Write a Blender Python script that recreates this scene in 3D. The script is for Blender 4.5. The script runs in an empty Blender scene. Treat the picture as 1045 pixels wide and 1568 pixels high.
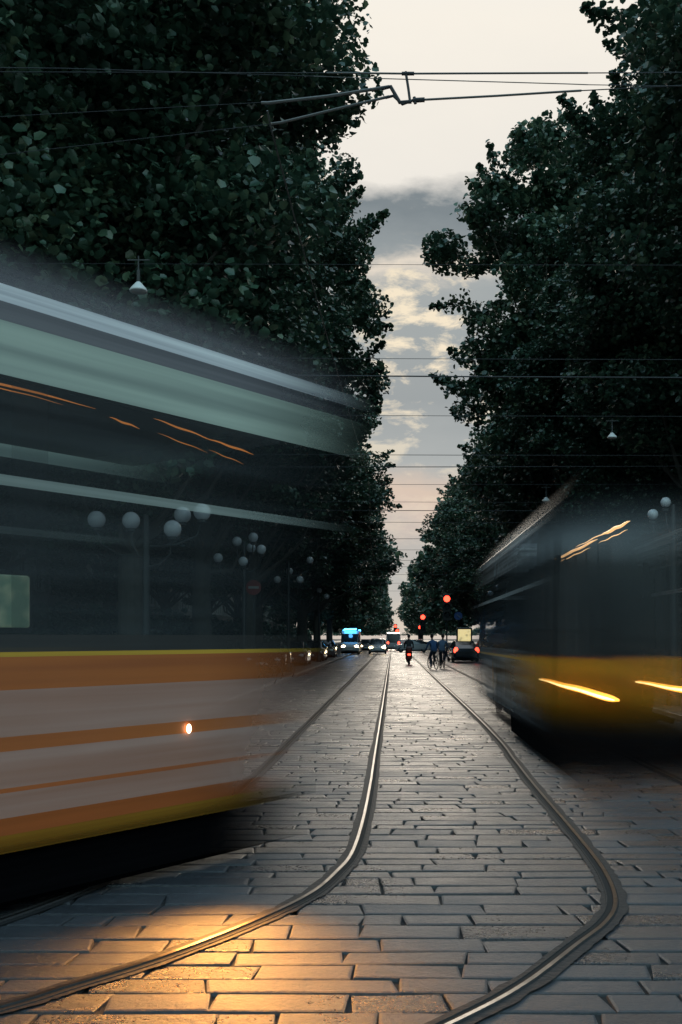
import bpy, math, random
import numpy as np
from mathutils import Vector
S=bpy.context.scene
S.view_settings.view_transform='Standard'
S.view_settings.look='None'
S.view_settings.exposure=0
random.seed(7)
R=np.random.default_rng(11)

# ------------------------------------------------------------------ helpers
def link(o,parent=None):
    S.collection.objects.link(o)
    if parent is not None: o.parent=parent
    return o
def empty(name,loc=(0,0,0),rot=0):
    o=bpy.data.objects.new(name,None); o.location=loc; o.rotation_euler=(0,0,rot); o.empty_display_size=.2
    return link(o)
class MB:
    def __init__(s): s.v=[];s.f=[];s.m=[]
    def face(s,idx,m=0): s.f.append(tuple(idx)); s.m.append(m)
    def box(s,x0,x1,y0,y1,z0,z1,m=0,bev=0.0):
        b=min(bev,(x1-x0)/3,(y1-y0)/3,(z1-z0)/3)
        n=len(s.v)
        if b<=0:
            for z in(z0,z1):
                for x,y in((x0,y0),(x1,y0),(x1,y1),(x0,y1)): s.v.append((x,y,z))
            for q in((0,3,2,1),(4,5,6,7),(0,1,5,4),(1,2,6,5),(2,3,7,6),(3,0,4,7)): s.face([n+i for i in q],m)
        else:
            rings=[(z0,b),(z0+b,0),(z1-b,0),(z1,b)]
            for z,i in rings:
                for x,y in((x0+i+b,y0+i),(x1-i-b,y0+i),(x1-i,y0+i+b),(x1-i,y1-i-b),(x1-i-b,y1-i),(x0+i+b,y1-i),(x0+i,y1-i-b),(x0+i,y0+i+b)): s.v.append((x,y,z))
            for k in range(3):
                for i in range(8):
                    j=(i+1)%8; s.face((n+k*8+i,n+k*8+j,n+k*8+8+j,n+k*8+8+i),m)
            s.face([n+7-i for i in range(8)],m); s.face([n+24+i for i in range(8)],m)
    def tube(s,pts,rad,n=8,m=0,cap=True):
        pts=[Vector(p) for p in pts]
        if not hasattr(rad,'__len__'): rad=[rad]*len(pts)
        base=len(s.v)
        for i,p in enumerate(pts):
            d=(pts[min(i+1,len(pts)-1)]-pts[max(i-1,0)]).normalized()
            up=Vector((0,0,1)) if abs(d.z)<.9 else Vector((1,0,0))
            a=d.cross(up).normalized(); b=a.cross(d).normalized()
            for k in range(n):
                t=2*math.pi*k/n
                s.v.append(tuple(p+(a*math.cos(t)+b*math.sin(t))*rad[i]))
        for i in range(len(pts)-1):
            for k in range(n):
                k2=(k+1)%n
                s.face((base+i*n+k,base+i*n+k2,base+(i+1)*n+k2,base+(i+1)*n+k),m)
        if cap:
            s.face([base+n-1-k for k in range(n)],m)
            s.face([base+(len(pts)-1)*n+k for k in range(n)],m)
    def lathe(s,c,prof,n=16,m=0,axis='z'):
        base=len(s.v)
        for r,h in prof:
            for k in range(n):
                t=2*math.pi*k/n
                a,b=r*math.cos(t),r*math.sin(t)
                if axis=='z': p=(c[0]+a,c[1]+b,c[2]+h)
                elif axis=='x': p=(c[0]+h,c[1]+a,c[2]+b)
                else: p=(c[0]+a,c[1]+h,c[2]+b)
                s.v.append(p)
        for i in range(len(prof)-1):
            for k in range(n):
                k2=(k+1)%n
                s.face((base+i*n+k,base+i*n+k2,base+(i+1)*n+k2,base+(i+1)*n+k),m)
        s.face([base+n-1-k for k in range(n)],m); s.face([base+(len(prof)-1)*n+k for k in range(n)],m)
    def sphere(s,c,r,n=14,m=0,sq=(1,1,1)):
        prof=[(math.sin(math.pi*i/10)*.999+.001,-math.cos(math.pi*i/10)) for i in range(11)]
        base=len(s.v)
        for rr,h in prof:
            for k in range(n):
                t=2*math.pi*k/n
                s.v.append((c[0]+r*sq[0]*rr*math.cos(t),c[1]+r*sq[1]*rr*math.sin(t),c[2]+r*sq[2]*h))
        for i in range(10):
            for k in range(n):
                k2=(k+1)%n
                s.face((base+i*n+k,base+i*n+k2,base+(i+1)*n+k2,base+(i+1)*n+k),m)
    def torus(s,c,R0,r,axis='x',n=24,k=8,m=0):
        base=len(s.v)
        for i in range(n):
            t=2*math.pi*i/n
            for j in range(k):
                p=2*math.pi*j/k
                q=R0+r*math.cos(p); h=r*math.sin(p)
                a,b=q*math.cos(t),q*math.sin(t)
                s.v.append((c[0]+h,c[1]+a,c[2]+b) if axis=='x' else (c[0]+a,c[1]+h,c[2]+b))
        for i in range(n):
            for j in range(k):
                i2=(i+1)%n;j2=(j+1)%k
                s.face((base+i*k+j,base+i2*k+j,base+i2*k+j2,base+i*k+j2),m)
    def obj(s,name,mats,parent=None,smooth=False,loc=None):
        me=bpy.data.meshes.new(name); me.from_pydata(s.v,[],s.f)
        for m in mats: me.materials.append(m)
        me.polygons.foreach_set('material_index',s.m)
        if smooth: me.polygons.foreach_set('use_smooth',[True]*len(s.f))
        me.update()
        o=bpy.data.objects.new(name,me)
        if loc: o.location=loc
        return link(o,parent)

def nt(name):
    m=bpy.data.materials.new(name); m.use_nodes=True
    t=m.node_tree; t.nodes.clear(); return m,t,t.nodes,t.links
def math_(t,op,a,b=None,c=None,clamp=False):
    n=t.nodes.new('ShaderNodeMath'); n.operation=op; n.use_clamp=clamp
    for i,x in enumerate((a,b,c)):
        if x is None: continue
        if hasattr(x,'links') or hasattr(x,'is_linked'): t.links.new(x,n.inputs[i])
        else: n.inputs[i].default_value=x
    return n.outputs[0]
def mat(name,col,rough=.6,metal=0,var=.25,scale=8,bump=.1,emit=None,estr=0,spec=.5,coat=0):
    m,t,N,L=nt(name)
    out=N.new('ShaderNodeOutputMaterial'); p=N.new('ShaderNodeBsdfPrincipled')
    L.new(p.outputs[0],out.inputs[0])
    tc=N.new('ShaderNodeTexCoord'); no=N.new('ShaderNodeTexNoise'); no.inputs['Scale'].default_value=scale; no.inputs['Detail'].default_value=6
    L.new(tc.outputs['Object'],no.inputs['Vector'])
    mx=N.new('ShaderNodeMix'); mx.data_type='RGBA'
    mx.inputs['A'].default_value=(*[c*(1-var) for c in col],1); mx.inputs['B'].default_value=(*[min(1,c*(1+var)) for c in col],1)
    L.new(no.outputs['Fac'],mx.inputs['Factor']); L.new(mx.outputs['Result'],p.inputs['Base Color'])
    p.inputs['Roughness'].default_value=rough; p.inputs['Metallic'].default_value=metal
    p.inputs['Specular IOR Level'].default_value=spec; p.inputs['Coat Weight'].default_value=coat
    if bump>0:
        b=N.new('ShaderNodeBump'); b.inputs['Strength'].default_value=bump; b.inputs['Distance'].default_value=.01
        L.new(no.outputs['Fac'],b.inputs['Height']); L.new(b.outputs[0],p.inputs['Normal'])
    if emit: 
        p.inputs['Emission Color'].default_value=(*emit,1); p.inputs['Emission Strength'].default_value=estr
    return m
M_black=mat('black_rubber',(.02,.02,.022),.6)
M_dark=mat('dark_metal',(.03,.034,.036),.45,.3)
M_wire=mat('wire_steel',(.13,.12,.115),.5,.3,bump=0)
M_wiref=mat('wire_steel_dark',(.03,.03,.034),.6,.2,bump=0)
M_globe=mat('opal_glass',(.55,.56,.60),.25,bump=0,var=.04)
M_glassd=mat('dark_glass',(.02,.025,.03),.08,bump=0,spec=.8)
M_white=mat('white_paint',(.60,.60,.60),.4,var=.08,bump=0)
M_red=mat('red_lens_lit',(.6,.02,.02),.4,emit=(1,.05,.025),estr=6,bump=0)
M_tail=mat('tail_lamp_lit',(.6,.02,.02),.4,emit=(1,.06,.03),estr=6,bump=0)
M_head=mat('head_lamp_lit',(.9,.8,.6),.3,emit=(1,.76,.42),estr=18,bump=0)
M_blue=mat('blue_beacon_lit',(.05,.3,.9),.3,emit=(.06,.42,1),estr=10,bump=0)
M_steel=mat('worn_steel',(.42,.38,.36),.28,1,scale=30)
M_rail=mat('rail_steel',(.10,.09,.085),.34,.9,scale=14,var=.7,bump=.3)

# ------------------------------------------------------------------ camera
cam=bpy.data.cameras.new('camera'); co=link(bpy.data.objects.new('camera',cam))
co.location=(0,0,1.6); co.rotation_euler=(math.pi/2,0,0)
cam.sensor_fit='VERTICAL'; cam.sensor_height=36; cam.lens=35
cam.shift_x=-79/1568; cam.shift_y=193/1568; cam.clip_end=3000; cam.clip_start=.05
S.camera=co

# ------------------------------------------------------------------ world
w=bpy.data.worlds.new('World'); S.world=w; w.use_nodes=True
t=w.node_tree; N=t.nodes; L=t.links; N.clear()
out=N.new('ShaderNodeOutputWorld')
sky=N.new('ShaderNodeTexSky'); sky.sky_type='NISHITA'; sky.sun_disc=False
sky.sun_elevation=math.radians(17); sky.sun_rotation=math.radians(0)
bg1=N.new('ShaderNodeBackground'); bg1.inputs[1].default_value=.06; L.new(sky.outputs[0],bg1.inputs[0])
tc=N.new('ShaderNodeTexCoord'); sep=N.new('ShaderNodeSeparateXYZ'); L.new(tc.outputs['Generated'],sep.inputs[0])
mp=N.new('ShaderNodeMapping'); mp.inputs['Scale'].default_value=(5,5,12); mp.inputs['Location'].default_value=(.7,.2,.3); L.new(tc.outputs['Generated'],mp.inputs[0])
n1=N.new('ShaderNodeTexNoise'); n1.inputs['Scale'].default_value=2.2; n1.inputs['Detail'].default_value=8; n1.inputs['Roughness'].default_value=.6; L.new(mp.outputs[0],n1.inputs['Vector'])
n2=N.new('ShaderNodeTexNoise'); n2.inputs['Scale'].default_value=3.6; n2.inputs['Detail'].default_value=9; n2.inputs['Roughness'].default_value=.62; n2.inputs['Distortion'].default_value=.25; L.new(mp.outputs[0],n2.inputs['Vector'])
zz=math_(t,'ADD',sep.outputs['Z'],math_(t,'MULTIPLY',math_(t,'SUBTRACT',n1.outputs['Fac'],.5),.06))
cr=N.new('ShaderNodeValToRGB'); L.new(zz,cr.inputs[0])
stops=[(0,(.50,.48,.47)),(.06,(.38,.41,.43)),(.10,(.42,.41,.41)),(.125,(.60,.48,.43)),(.145,(.62,.49,.41)),(.175,(.34,.38,.40)),(.23,(.25,.295,.325)),(.29,(.29,.335,.355)),(.335,(.32,.36,.375)),
(.352,(.74,.66,.56)),(.364,(.25,.295,.32)),(.398,(.155,.20,.23)),(.410,(.58,.57,.54)),(.422,(.86,.82,.75)),(.53,(.96,.90,.80)),(.64,(.90,.89,.86)),(.85,(.58,.71,.84)),(1,(.52,.67,.82))]
e=cr.color_ramp.elements
while len(e)>1: e.remove(e[0])
e[0].position=0; e[0].color=(*stops[0][1],1)
for p,c in stops[1:]:
    q=e.new(p); q.color=(*c,1)
pm=N.new('ShaderNodeValToRGB'); L.new(n2.outputs['Fac'],pm.inputs[0]); pm.color_ramp.elements[0].position=.51; pm.color_ramp.elements[1].position=.63
zm=N.new('ShaderNodeValToRGB'); L.new(sep.outputs['Z'],zm.inputs[0]); ze=zm.color_ramp.elements
ze[0].position=.12; ze[0].color=(.2,.2,.2,1); ze[1].position=.27; ze[1].color=(1,1,1,1); q=ze.new(.35); q.color=(1,1,1,1); q=ze.new(.378); q.color=(0,0,0,1)
mx=N.new('ShaderNodeMix'); mx.data_type='RGBA'; L.new(math_(t,'MULTIPLY',pm.outputs[0],zm.outputs[0]),mx.inputs['Factor'])
L.new(cr.outputs[0],mx.inputs['A']); mx.inputs['B'].default_value=(.88,.76,.57,1)
dim=N.new('ShaderNodeMapRange'); L.new(sep.outputs['Y'],dim.inputs[0]); dim.inputs[1].default_value=-.3; dim.inputs[2].default_value=.65; dim.inputs[3].default_value=1.7; dim.inputs[4].default_value=1.0
tint=N.new('ShaderNodeMix'); tint.data_type='RGBA'; tint.blend_type='MULTIPLY'
tf=N.new('ShaderNodeMapRange'); L.new(sep.outputs['Y'],tf.inputs[0]); tf.inputs[1].default_value=.65; tf.inputs[2].default_value=-.3; L.new(tf.outputs[0],tint.inputs['Factor']); L.new(mx.outputs['Result'],tint.inputs['A']); tint.inputs['B'].default_value=(.60,.92,1.0,1)
mul=N.new('ShaderNodeVectorMath'); mul.operation='SCALE'; L.new(tint.outputs['Result'],mul.inputs[0]); L.new(dim.outputs[0],mul.inputs['Scale'])
bg2=N.new('ShaderNodeBackground'); L.new(mul.outputs[0],bg2.inputs[0]); bg2.inputs[1].default_value=1.0
ms=N.new('ShaderNodeMixShader'); ms.inputs[0].default_value=.95; L.new(bg1.outputs[0],ms.inputs[1]); L.new(bg2.outputs[0],ms.inputs[2]); L.new(ms.outputs[0],out.inputs[0])

sun=bpy.data.lights.new('sun','SUN'); sun.energy=.8; sun.angle=math.radians(16); sun.color=(1,.88,.72)
so=link(bpy.data.objects.new('sun',sun)); so.rotation_euler=(math.radians(-(90-17)),0,0)

# ------------------------------------------------------------------ ground, paving, pavements
def paving_mat(name,c0,c1,rough=.36,spec=.5):
    m,t,N,L=nt(name)
    out=N.new('ShaderNodeOutputMaterial'); p=N.new('ShaderNodeBsdfPrincipled'); L.new(p.outputs[0],out.inputs[0])
    tc=N.new('ShaderNodeTexCoord')
    at=N.new('ShaderNodeAttribute'); at.attribute_name='tone'
    a=N.new('ShaderNodeTexNoise'); a.inputs['Scale'].default_value=1.3; a.inputs['Detail'].default_value=9; a.inputs['Roughness'].default_value=.68; L.new(tc.outputs['Object'],a.inputs['Vector'])
    b=N.new('ShaderNodeTexNoise'); b.inputs['Scale'].default_value=34; b.inputs['Detail'].default_value=7; b.inputs['Roughness'].default_value=.78; L.new(tc.outputs['Object'],b.inputs['Vector'])
    f=math_(t,'ADD',math_(t,'MULTIPLY',at.outputs['Fac'],.4),math_(t,'MULTIPLY',a.outputs['Fac'],.65))
    f=math_(t,'ADD',f,math_(t,'MULTIPLY',math_(t,'SUBTRACT',b.outputs['Fac'],.5),1.6),clamp=True)
    mx=N.new('ShaderNodeMix'); mx.data_type='RGBA'; mx.inputs['A'].default_value=(*c0,1); mx.inputs['B'].default_value=(*c1,1)
    L.new(f,mx.inputs['Factor']); L.new(mx.outputs['Result'],p.inputs['Base Color'])
    rr=N.new('ShaderNodeMapRange'); L.new(math_(t,'ADD',math_(t,'MULTIPLY',a.outputs['Fac'],.5),math_(t,'ADD',math_(t,'MULTIPLY',b.outputs['Fac'],.35),math_(t,'MULTIPLY',at.outputs['Fac'],.15))),rr.inputs[0]); rr.inputs[1].default_value=.32; rr.inputs[2].default_value=.66
    rr.inputs[3].default_value=rough-.14; rr.inputs[4].default_value=rough+.26; L.new(rr.outputs[0],p.inputs['Roughness'])
    bm=N.new('ShaderNodeBump'); bm.inputs['Strength'].default_value=.9; bm.inputs['Distance'].default_value=.011
    L.new(math_(t,'ADD',b.outputs['Fac'],math_(t,'MULTIPLY',a.outputs['Fac'],4)),bm.inputs['Height']); L.new(bm.outputs[0],p.inputs['Normal'])
    p.inputs['Specular IOR Level'].default_value=spec
    return m
M_slab=paving_mat('granite_slabs',(.006,.008,.012),(.058,.066,.080),.31,.72)
M_ground=mat('ground_soil',(.012,.012,.013),.9,scale=3)
M_pave=paving_mat('pavement_asphalt',(.03,.03,.032),(.07,.07,.072),.6)
M_kerb=paving_mat('kerb_granite',(.07,.07,.07),(.18,.18,.18),.5)
g=MB(); g.v=[(-1500,-1500,-.018),(1500,-1500,-.018),(1500,1500,-.018),(-1500,1500,-.018)]; g.face((0,1,2,3)); g.obj('ground',[M_ground])
V=[];F=[];T=[]
y=2.4
while y<120:
    dpt=random.uniform(.17,.255)*(1 if y<45 else 1.9)
    xl,xr=(-9,9.5) if y<13 else (-3.82,5.42)
    x=xl+random.uniform(-.4,0)
    while x<xr:
        wd=random.uniform(.32,.95)
        if random.random()<.15: wd*=.5
        x1=min(x+wd,xr+.1); xa=max(x,xl-.1)
        if x1-xa>.08:
            gp=random.uniform(.0005,.0045); zc=random.gauss(0,.0018); tx=random.gauss(0,.006); ty=random.gauss(0,.009); tone=random.random()
            n=len(V); cx,cy=(xa+x1)/2,y+dpt/2
            tw=[random.uniform(-.007,.007) for _ in range(8)]
            sl=random.uniform(-.02,.02)
            for ins,dz in((gp+.018,0),(gp+.006,-.004),(gp,-.03)):
                for k,(px,py) in enumerate(((xa+ins-sl,y+ins),(x1-ins-sl,y+ins),(x1-ins+sl,y+dpt-ins),(xa+ins+sl,y+dpt-ins))):
                    px+=tw[k]; py+=tw[k+4]*.6
                    V.append((px,py,zc+dz+tx*(px-cx)+ty*(py-cy))); T.append(tone)
            F.append((n,n+1,n+2,n+3))
            for q in(0,4):
                for k in range(4):
                    k2=(k+1)%4; F.append((n+q+4+k,n+q+4+k2,n+q+k2,n+q+k))
        x+=wd
    y+=dpt
me=bpy.data.meshes.new('stone_road'); me.from_pydata(V,[],F); me.materials.append(M_slab)
at=me.attributes.new('tone','FLOAT','POINT'); at.data.foreach_set('value',T); link(bpy.data.objects.new('stone_road',me))
m=MB(); m.v=[(-3.9,120,-.004),(5.5,120,-.004),(5.5,900,-.004),(-3.9,900,-.004)]; m.face((0,1,2,3)); m.obj('road',[M_slab])
for nm,xa,xb,kx0,kx1 in(('pavement',-30,-4.1,-4.1,-3.9),('pavement',5.7,30,5.5,5.7)):
    p=empty(nm)
    m=MB(); m.box(xa,xb,13.2,900,-.05,.115); m.obj('surface',[M_pave],p)
    m=MB(); yy=13.2
    while yy<300:
        m.box(kx0,kx1,yy,yy+.99,-.05,.13+random.uniform(-.003,.003),bev=.012); yy+=1.0
    m.obj('kerb',[M_kerb],p)

# ------------------------------------------------------------------ rails
def catmull(P,step=8):
    P=[Vector((*p,0)) for p in P]; P=[P[0]*2-P[1]]+P+[P[-1]*2-P[-2]]
    o=[]
    for i in range(1,len(P)-2):
        a,b,c,d=P[i-1:i+3]
        for k in range(step):
            s=k/step
            o.append(.5*((2*b)+(c-a)*s+(2*a-5*b+4*c-d)*s*s+(3*b-a-3*c+d)*s**3))
    o.append(P[-2]); return o
M_joint=mat('rail_bed_tar',(.012,.012,.014),.7,scale=25,bump=.9)
M_groove=mat('rail_groove',(.005,.005,.006),.9)
railsP={'a':[(-1.57,300),(-1.57,60),(-1.57,25),(-1.57,14),(-1.58,11),(-1.63,9),(-1.75,7.3),(-2.06,5.97),(-2.6,4.95),(-3.5,4.0),(-4.8,3.1)],
'b':[(-.23,300),(-.23,60),(-.23,25),(-.235,14),(-.235,10.9),(-.25,8.8),(-.29,7.4),(-.375,6.75),(-.50,6.2),(-.75,5.63),(-1.14,4.97),(-1.49,4.53),(-1.68,4.3),(-2.4,3.6)],
'c':[(1.70,300),(1.70,60),(1.70,25),(1.66,16),(1.58,13),(1.52,10.7),(1.49,8.77),(1.46,7.32),(1.42,6.6),(1.335,6.0),(1.19,5.58),(.944,5.155),(.6,4.575),(.27,4.147),(-.4,3.4)],
'd':[(3.16,300),(3.16,60),(3.16,25),(3.18,14),(3.22,10),(3.3,5),(3.4,1)]}
par=empty('tram_rails')
for k,P in railsP.items():
    C=catmull(P)
    dirs=[(C[min(i+1,len(C)-1)]-C[max(i-1,0)]).normalized() for i in range(len(C))]
    sgn=1 if k in 'bd' else -1
    prof=[(-.080,.0085,0),(-.050,.009,0),(-.048,.013,3),(-.040,.013,3),(-.038,.0092,2),(-.008,.0092,2),(-.004,.017,1),(.020,.018,1),(.026,.013,0),(.028,.009,0),(.078,.0085,0)]
    m=MB()
    for i,c in enumerate(C):
        nrm=Vector((-dirs[i].y,dirs[i].x,0))
        wob=random.uniform(-.010,.010)
        for j,(o,z,_) in enumerate(prof):
            oo=o*sgn+(wob if j in(0,10) else 0)
            m.v.append((c.x-nrm.x*oo,c.y-nrm.y*oo,z))
    n=len(prof)
    for i in range(len(C)-1):
        for j in range(n-1):
            mi=2 if (prof[j][2]==2 and prof[j+1][2]==2) else (1 if (prof[j][2]==1 and prof[j+1][2]==1) else 0)
            m.face((i*n+j,(i+1)*n+j,(i+1)*n+j+1,i*n+j+1),mi)
    m.obj('rail_'+k,[M_joint,M_rail,M_groove],par)

# ------------------------------------------------------------------ trees
def leaf_mesh(name,C,size,material):
    n=len(C)
    nr=R.normal(size=(n,3)); nr[:,2]=np.abs(nr[:,2])+.35; nr/=np.linalg.norm(nr,axis=1)[:,None]
    a=np.cross(nr,R.normal(size=(n,3))); a/=np.linalg.norm(a,axis=1)[:,None]; b=np.cross(nr,a)
    s=(size*R.uniform(.6,1.35,n))[:,None]
    shp=[(0,-.45,0),(.50,-.12,.14),(.36,.38,.11),(0,.6,-.06),(-.36,.38,.11),(-.50,-.12,.14)]
    V=np.stack([C+s*(a*x+b*y+nr*z) for x,y,z in shp],1).reshape(-1,3)
    k=len(shp); base=np.arange(n)*k
    F=np.concatenate([np.stack([base,base+1,base+2,base+3],1),np.stack([base,base+3,base+4,base+5],1)],0)
    me=bpy.data.meshes.new(name); me.vertices.add(len(V)); me.vertices.foreach_set('co',V.astype(np.float32).ravel())
    me.loops.add(F.size); me.loops.foreach_set('vertex_index',F.astype(np.int32).ravel())
    me.polygons.add(len(F)); me.polygons.foreach_set('loop_start',np.arange(0,F.size,4,dtype=np.int32))
    me.update(calc_edges=True)
    at=me.attributes.new('tone','FLOAT','POINT'); at.data.foreach_set('value',np.repeat(R.random(n),k).astype(np.float32))
    me.materials.append(material); return me
def leaf_mat(name,c0,c1,c2):
    m,t,N,L=nt(name)
    out=N.new('ShaderNodeOutputMaterial'); p=N.new('ShaderNodeBsdfPrincipled')
    at=N.new('ShaderNodeAttribute'); at.attribute_name='tone'; tc=N.new('ShaderNodeTexCoord')
    a=N.new('ShaderNodeTexNoise'); a.inputs['Scale'].default_value=.55; a.inputs['Detail'].default_value=3; L.new(tc.outputs['Object'],a.inputs['Vector'])
    f=math_(t,'ADD',math_(t,'MULTIPLY',at.outputs['Fac'],.65),math_(t,'MULTIPLY',math_(t,'SUBTRACT',a.outputs['Fac'],.27),.8),clamp=True)
    cr=N.new('ShaderNodeValToRGB'); L.new(f,cr.inputs[0]); cr.color_ramp.elements[0].color=(*c0,1); cr.color_ramp.elements[1].color=(*c2,1); q=cr.color_ramp.elements.new(.62); q.color=(*c1,1)
    L.new(cr.outputs[0],p.inputs['Base Color'])
    p.inputs['Roughness'].default_value=.36; p.inputs['Specular IOR Level'].default_value=.55
    tr=N.new('ShaderNodeBsdfTranslucent'); L.new(cr.outputs[0],tr.inputs[0])
    ms=N.new('ShaderNodeMixShader'); ms.inputs[0].default_value=.18; L.new(p.outputs[0],ms.inputs[1]); L.new(tr.outputs[0],ms.inputs[2]); L.new(ms.outputs[0],out.inputs[0])
    return m
M_leaf=leaf_mat('plane_leaves',(.016,.042,.030),(.046,.096,.060),(.14,.18,.10))
M_bark=mat('plane_bark',(.07,.065,.055),.85,scale=5,var=.5,bump=.6)
def crown_pts(rx,rz,cz,K,per,sig,sprays=0):
    u=R.normal(size=(K,3)); u/=np.linalg.norm(u,axis=1)[:,None]
    r=R.uniform(.12,1,K)**.5
    ph=R.uniform(0,6,3)
    r=r*(1+.15*np.sin(u[:,0]*4+u[:,2]*5+ph[0])+.08*np.sin(u[:,1]*9+u[:,2]*8+ph[1]))
    c=u*r[:,None]*np.array([rx,rx,rz]); c[:,2]+=cz
    cs=[]
    for i in range(K):
        sg=sig*R.uniform(.35,1.5)
        k=int(per*R.uniform(.55,1.4)*(sg/sig)**1.7)
        d=R.normal(size=(k,3)); d/=np.linalg.norm(d,axis=1)[:,None]; d*=(R.random(k)**.5)[:,None]*sg*1.7
        d*=R.uniform(.7,1.25,3); d[:,2]*=.75
        cs.append(c[i]+d)
    for i in range(sprays):   # leafy twigs that stand out of the crown
        v=R.normal(size=3); v/=np.linalg.norm(v); 
        if v[2]<-.5: v[2]*=-1
        p0=v*np.array([rx,rx,rz])*R.uniform(.82,1.0)+np.array([0,0,cz])
        dr=v+R.normal(size=3)*.35+np.array([0,0,.35]); dr/=np.linalg.norm(dr); ln=R.uniform(.7,1.9)
        k=int(per*.22*ln); tt=R.random(k)
        cs.append(p0+dr*(tt*ln)[:,None]+R.normal(size=(k,3))*(.24*(1.15-tt))[:,None])
    P=np.concatenate(cs); P=P[P[:,2]>3.0]
    return c,P
def variant(per,size,K=175):
    c,P=crown_pts(5.35,8.6,12.6,K,per,.60,90)
    cm=leaf_mesh('crown_leaves',P,size,M_leaf)
    m=MB()
    lean=random.uniform(-.3,.3)
    m.tube([(0,0,-.1),(.02,0,.5),(lean*.3,.1,3),(lean,.1,6),(lean*1.3,0,9.5),(lean*1.2,.2,14),(lean,.1,18.5)],[.48,.36,.31,.27,.2,.12,.04],12)
    for i in R.choice(len(c),48,replace=False):
        q=Vector(c[i]); z0=min(max(3.6,q.z*.5-.3*random.random()),15)
        s0=Vector((lean*z0/7,.1,z0)); mid=(s0*.5+q*.5)+Vector((random.uniform(-.5,.5),random.uniform(-.5,.5),-.4))
        r0=.13*(1-z0/20)+.02
        m.tube([s0,mid,q],[r0,r0*.6,.015],6)
    me_t=m.obj('tmp',[M_bark]); tm=me_t.data; tm.name='trunk_limbs'; bpy.data.objects.remove(me_t)
    return (tm,cm)
near=[variant(800,.13,235) for _ in range(3)]
far=[variant(380,.19,215) for _ in range(3)]
def tree(x,y,s=1,sz=1,dz=0):
    v=random.choice(near if y<39 and abs(x)<13 else far)
    e=empty('plane_tree',(x,y,0.1),random.uniform(0,6.28)); e.scale=(s,s,sz)
    link(bpy.data.objects.new('trunk',v[0]),e); c=link(bpy.data.objects.new('crown',v[1]),e); c.location.z=dz
LT=[(-8.1,18.5,1.15,1.08),(-7.0,26.5,1.02,1.05),(-6.7,35,1.04,1.05),(-6.3,43.5,1.0,1.0,1.8),(-7.2,53,.95,.86),(-5.7,63,1.0,.86),(-6.9,76,1,.9),(-6.8,90,1,.95),(-6.6,104,1,.95)]
RT=[(11.6,22,1.12,1.06),(10.5,30,1.06,.97),(10.4,37,1.0,.9),(8.0,44.5,1.04,1.02,2.2),(10.2,52,1.0,.96),(10.9,60,1.0,.92),(11.0,69,.95,.85),(10.6,80,.95,.82),(9.9,92,1,.85),(9.4,105,1,.9)]
for q in LT+RT: tree(*q)
for y in range(24,110,15):
    tree(-15.5,y+random.uniform(-1,1),1.15,.95); tree(18,y+random.uniform(-1,1),1.15,.95)
PP=[]
for y in range(117,420,15):
    for x in(-6.8,9.0,-15,17):
        c,P=crown_pts(5.6,7.8,11.4,60,90,.9); P=P+np.array([x+random.uniform(-.6,.6),y+random.uniform(-2,2),0]); PP.append(P)
for x in range(-60,70,9):
    if -6<x<8: continue
    c,P=crown_pts(7,3.6,3.5,40,60,1.0); PP.append(P+np.array([x,520,0]))
dm=leaf_mesh('distant_trees',np.concatenate(PP),.55,M_leaf); link(bpy.data.objects.new('distant_trees',dm))
PP=[]
for x0,x1 in((-13,-10.5),(12,14.5)):
    n=42000
    P=np.stack([R.uniform(x0,x1,n),R.uniform(18,130,n),.1+2.2*R.random(n)**.8],1); 
    P[:,2]*=1+.35*np.sin(P[:,1]*.9)*np.cos(P[:,1]*.37)
    PP.append(P)
hm=leaf_mesh('hedge',np.concatenate(PP),.24,M_leaf); link(bpy.data.objects.new('hedge',hm))

# ------------------------------------------------------------------ buildings behind the trees
M_stucco=mat('stucco_wall',(.20,.17,.14),.85,scale=2)
M_trim=mat('stone_trim',(.28,.26,.23),.8)
M_roof=mat('roof_tiles',(.10,.06,.045),.8)
def building(x,y0,y1,h,face):
    p=empty('apartment_building',(x,y0,0)); ln=y1-y0; d=12*face
    xa,xb=(min(0,d),max(0,d))
    m=MB(); m.box(xa,xb,0,ln,0,h); m.obj('walls',[M_stucco],p)
    m=MB(); m.box(xa-.5,xb+.5,-.4,ln+.4,h,h+.5,0,.1); m.v+= [(xa-.4,-.3,h+.5),(xb+.4,-.3,h+.5),(xb+.4,ln+.3,h+.5),(xa-.4,ln+.3,h+.5),((xa+xb)/2,3,h+3.2),((xa+xb)/2,ln-3,h+3.2)]
    b=len(m.v)-6; 
    for f in((0,4,5,3),(1,2,5,4),(0,1,4),(2,3,5)): m.face([b+i for i in f],1)
    m.obj('roof',[M_trim,M_roof],p)
    wn=MB(); fr=MB(); s=-face
    def bx(M,a,b_,*r): M.box(min(a*s,b_*s),max(a*s,b_*s),*r)
    fl=int((h-4.5)/3.4)
    for k in range(int(ln/3)):
        yy=1+k*3
        for j in range(fl):
            z=4.9+j*3.4
            bx(wn,.004,.03,yy,yy+1.1,z,z+1.9); bx(fr,.0,.14,yy-.18,yy,z-.1,z+2.05); bx(fr,.0,.14,yy+1.1,yy+1.28,z-.1,z+2.05); bx(fr,.0,.2,yy-.25,yy+1.35,z-.28,z-.1)
            bx(fr,.03,.06,yy+.52,yy+.58,z,z+1.9)
        bx(wn,.004,.03,yy-.3,yy+1.5,.6,3.4)
    wn.obj('windows',[M_glassd],p); fr.obj('window_frames',[M_trim],p)
    dd=MB(); bx(dd,.03,.09,ln/2-.9,ln/2+.9,.1,3.2); dd.obj('door',[M_dark],p)
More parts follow.
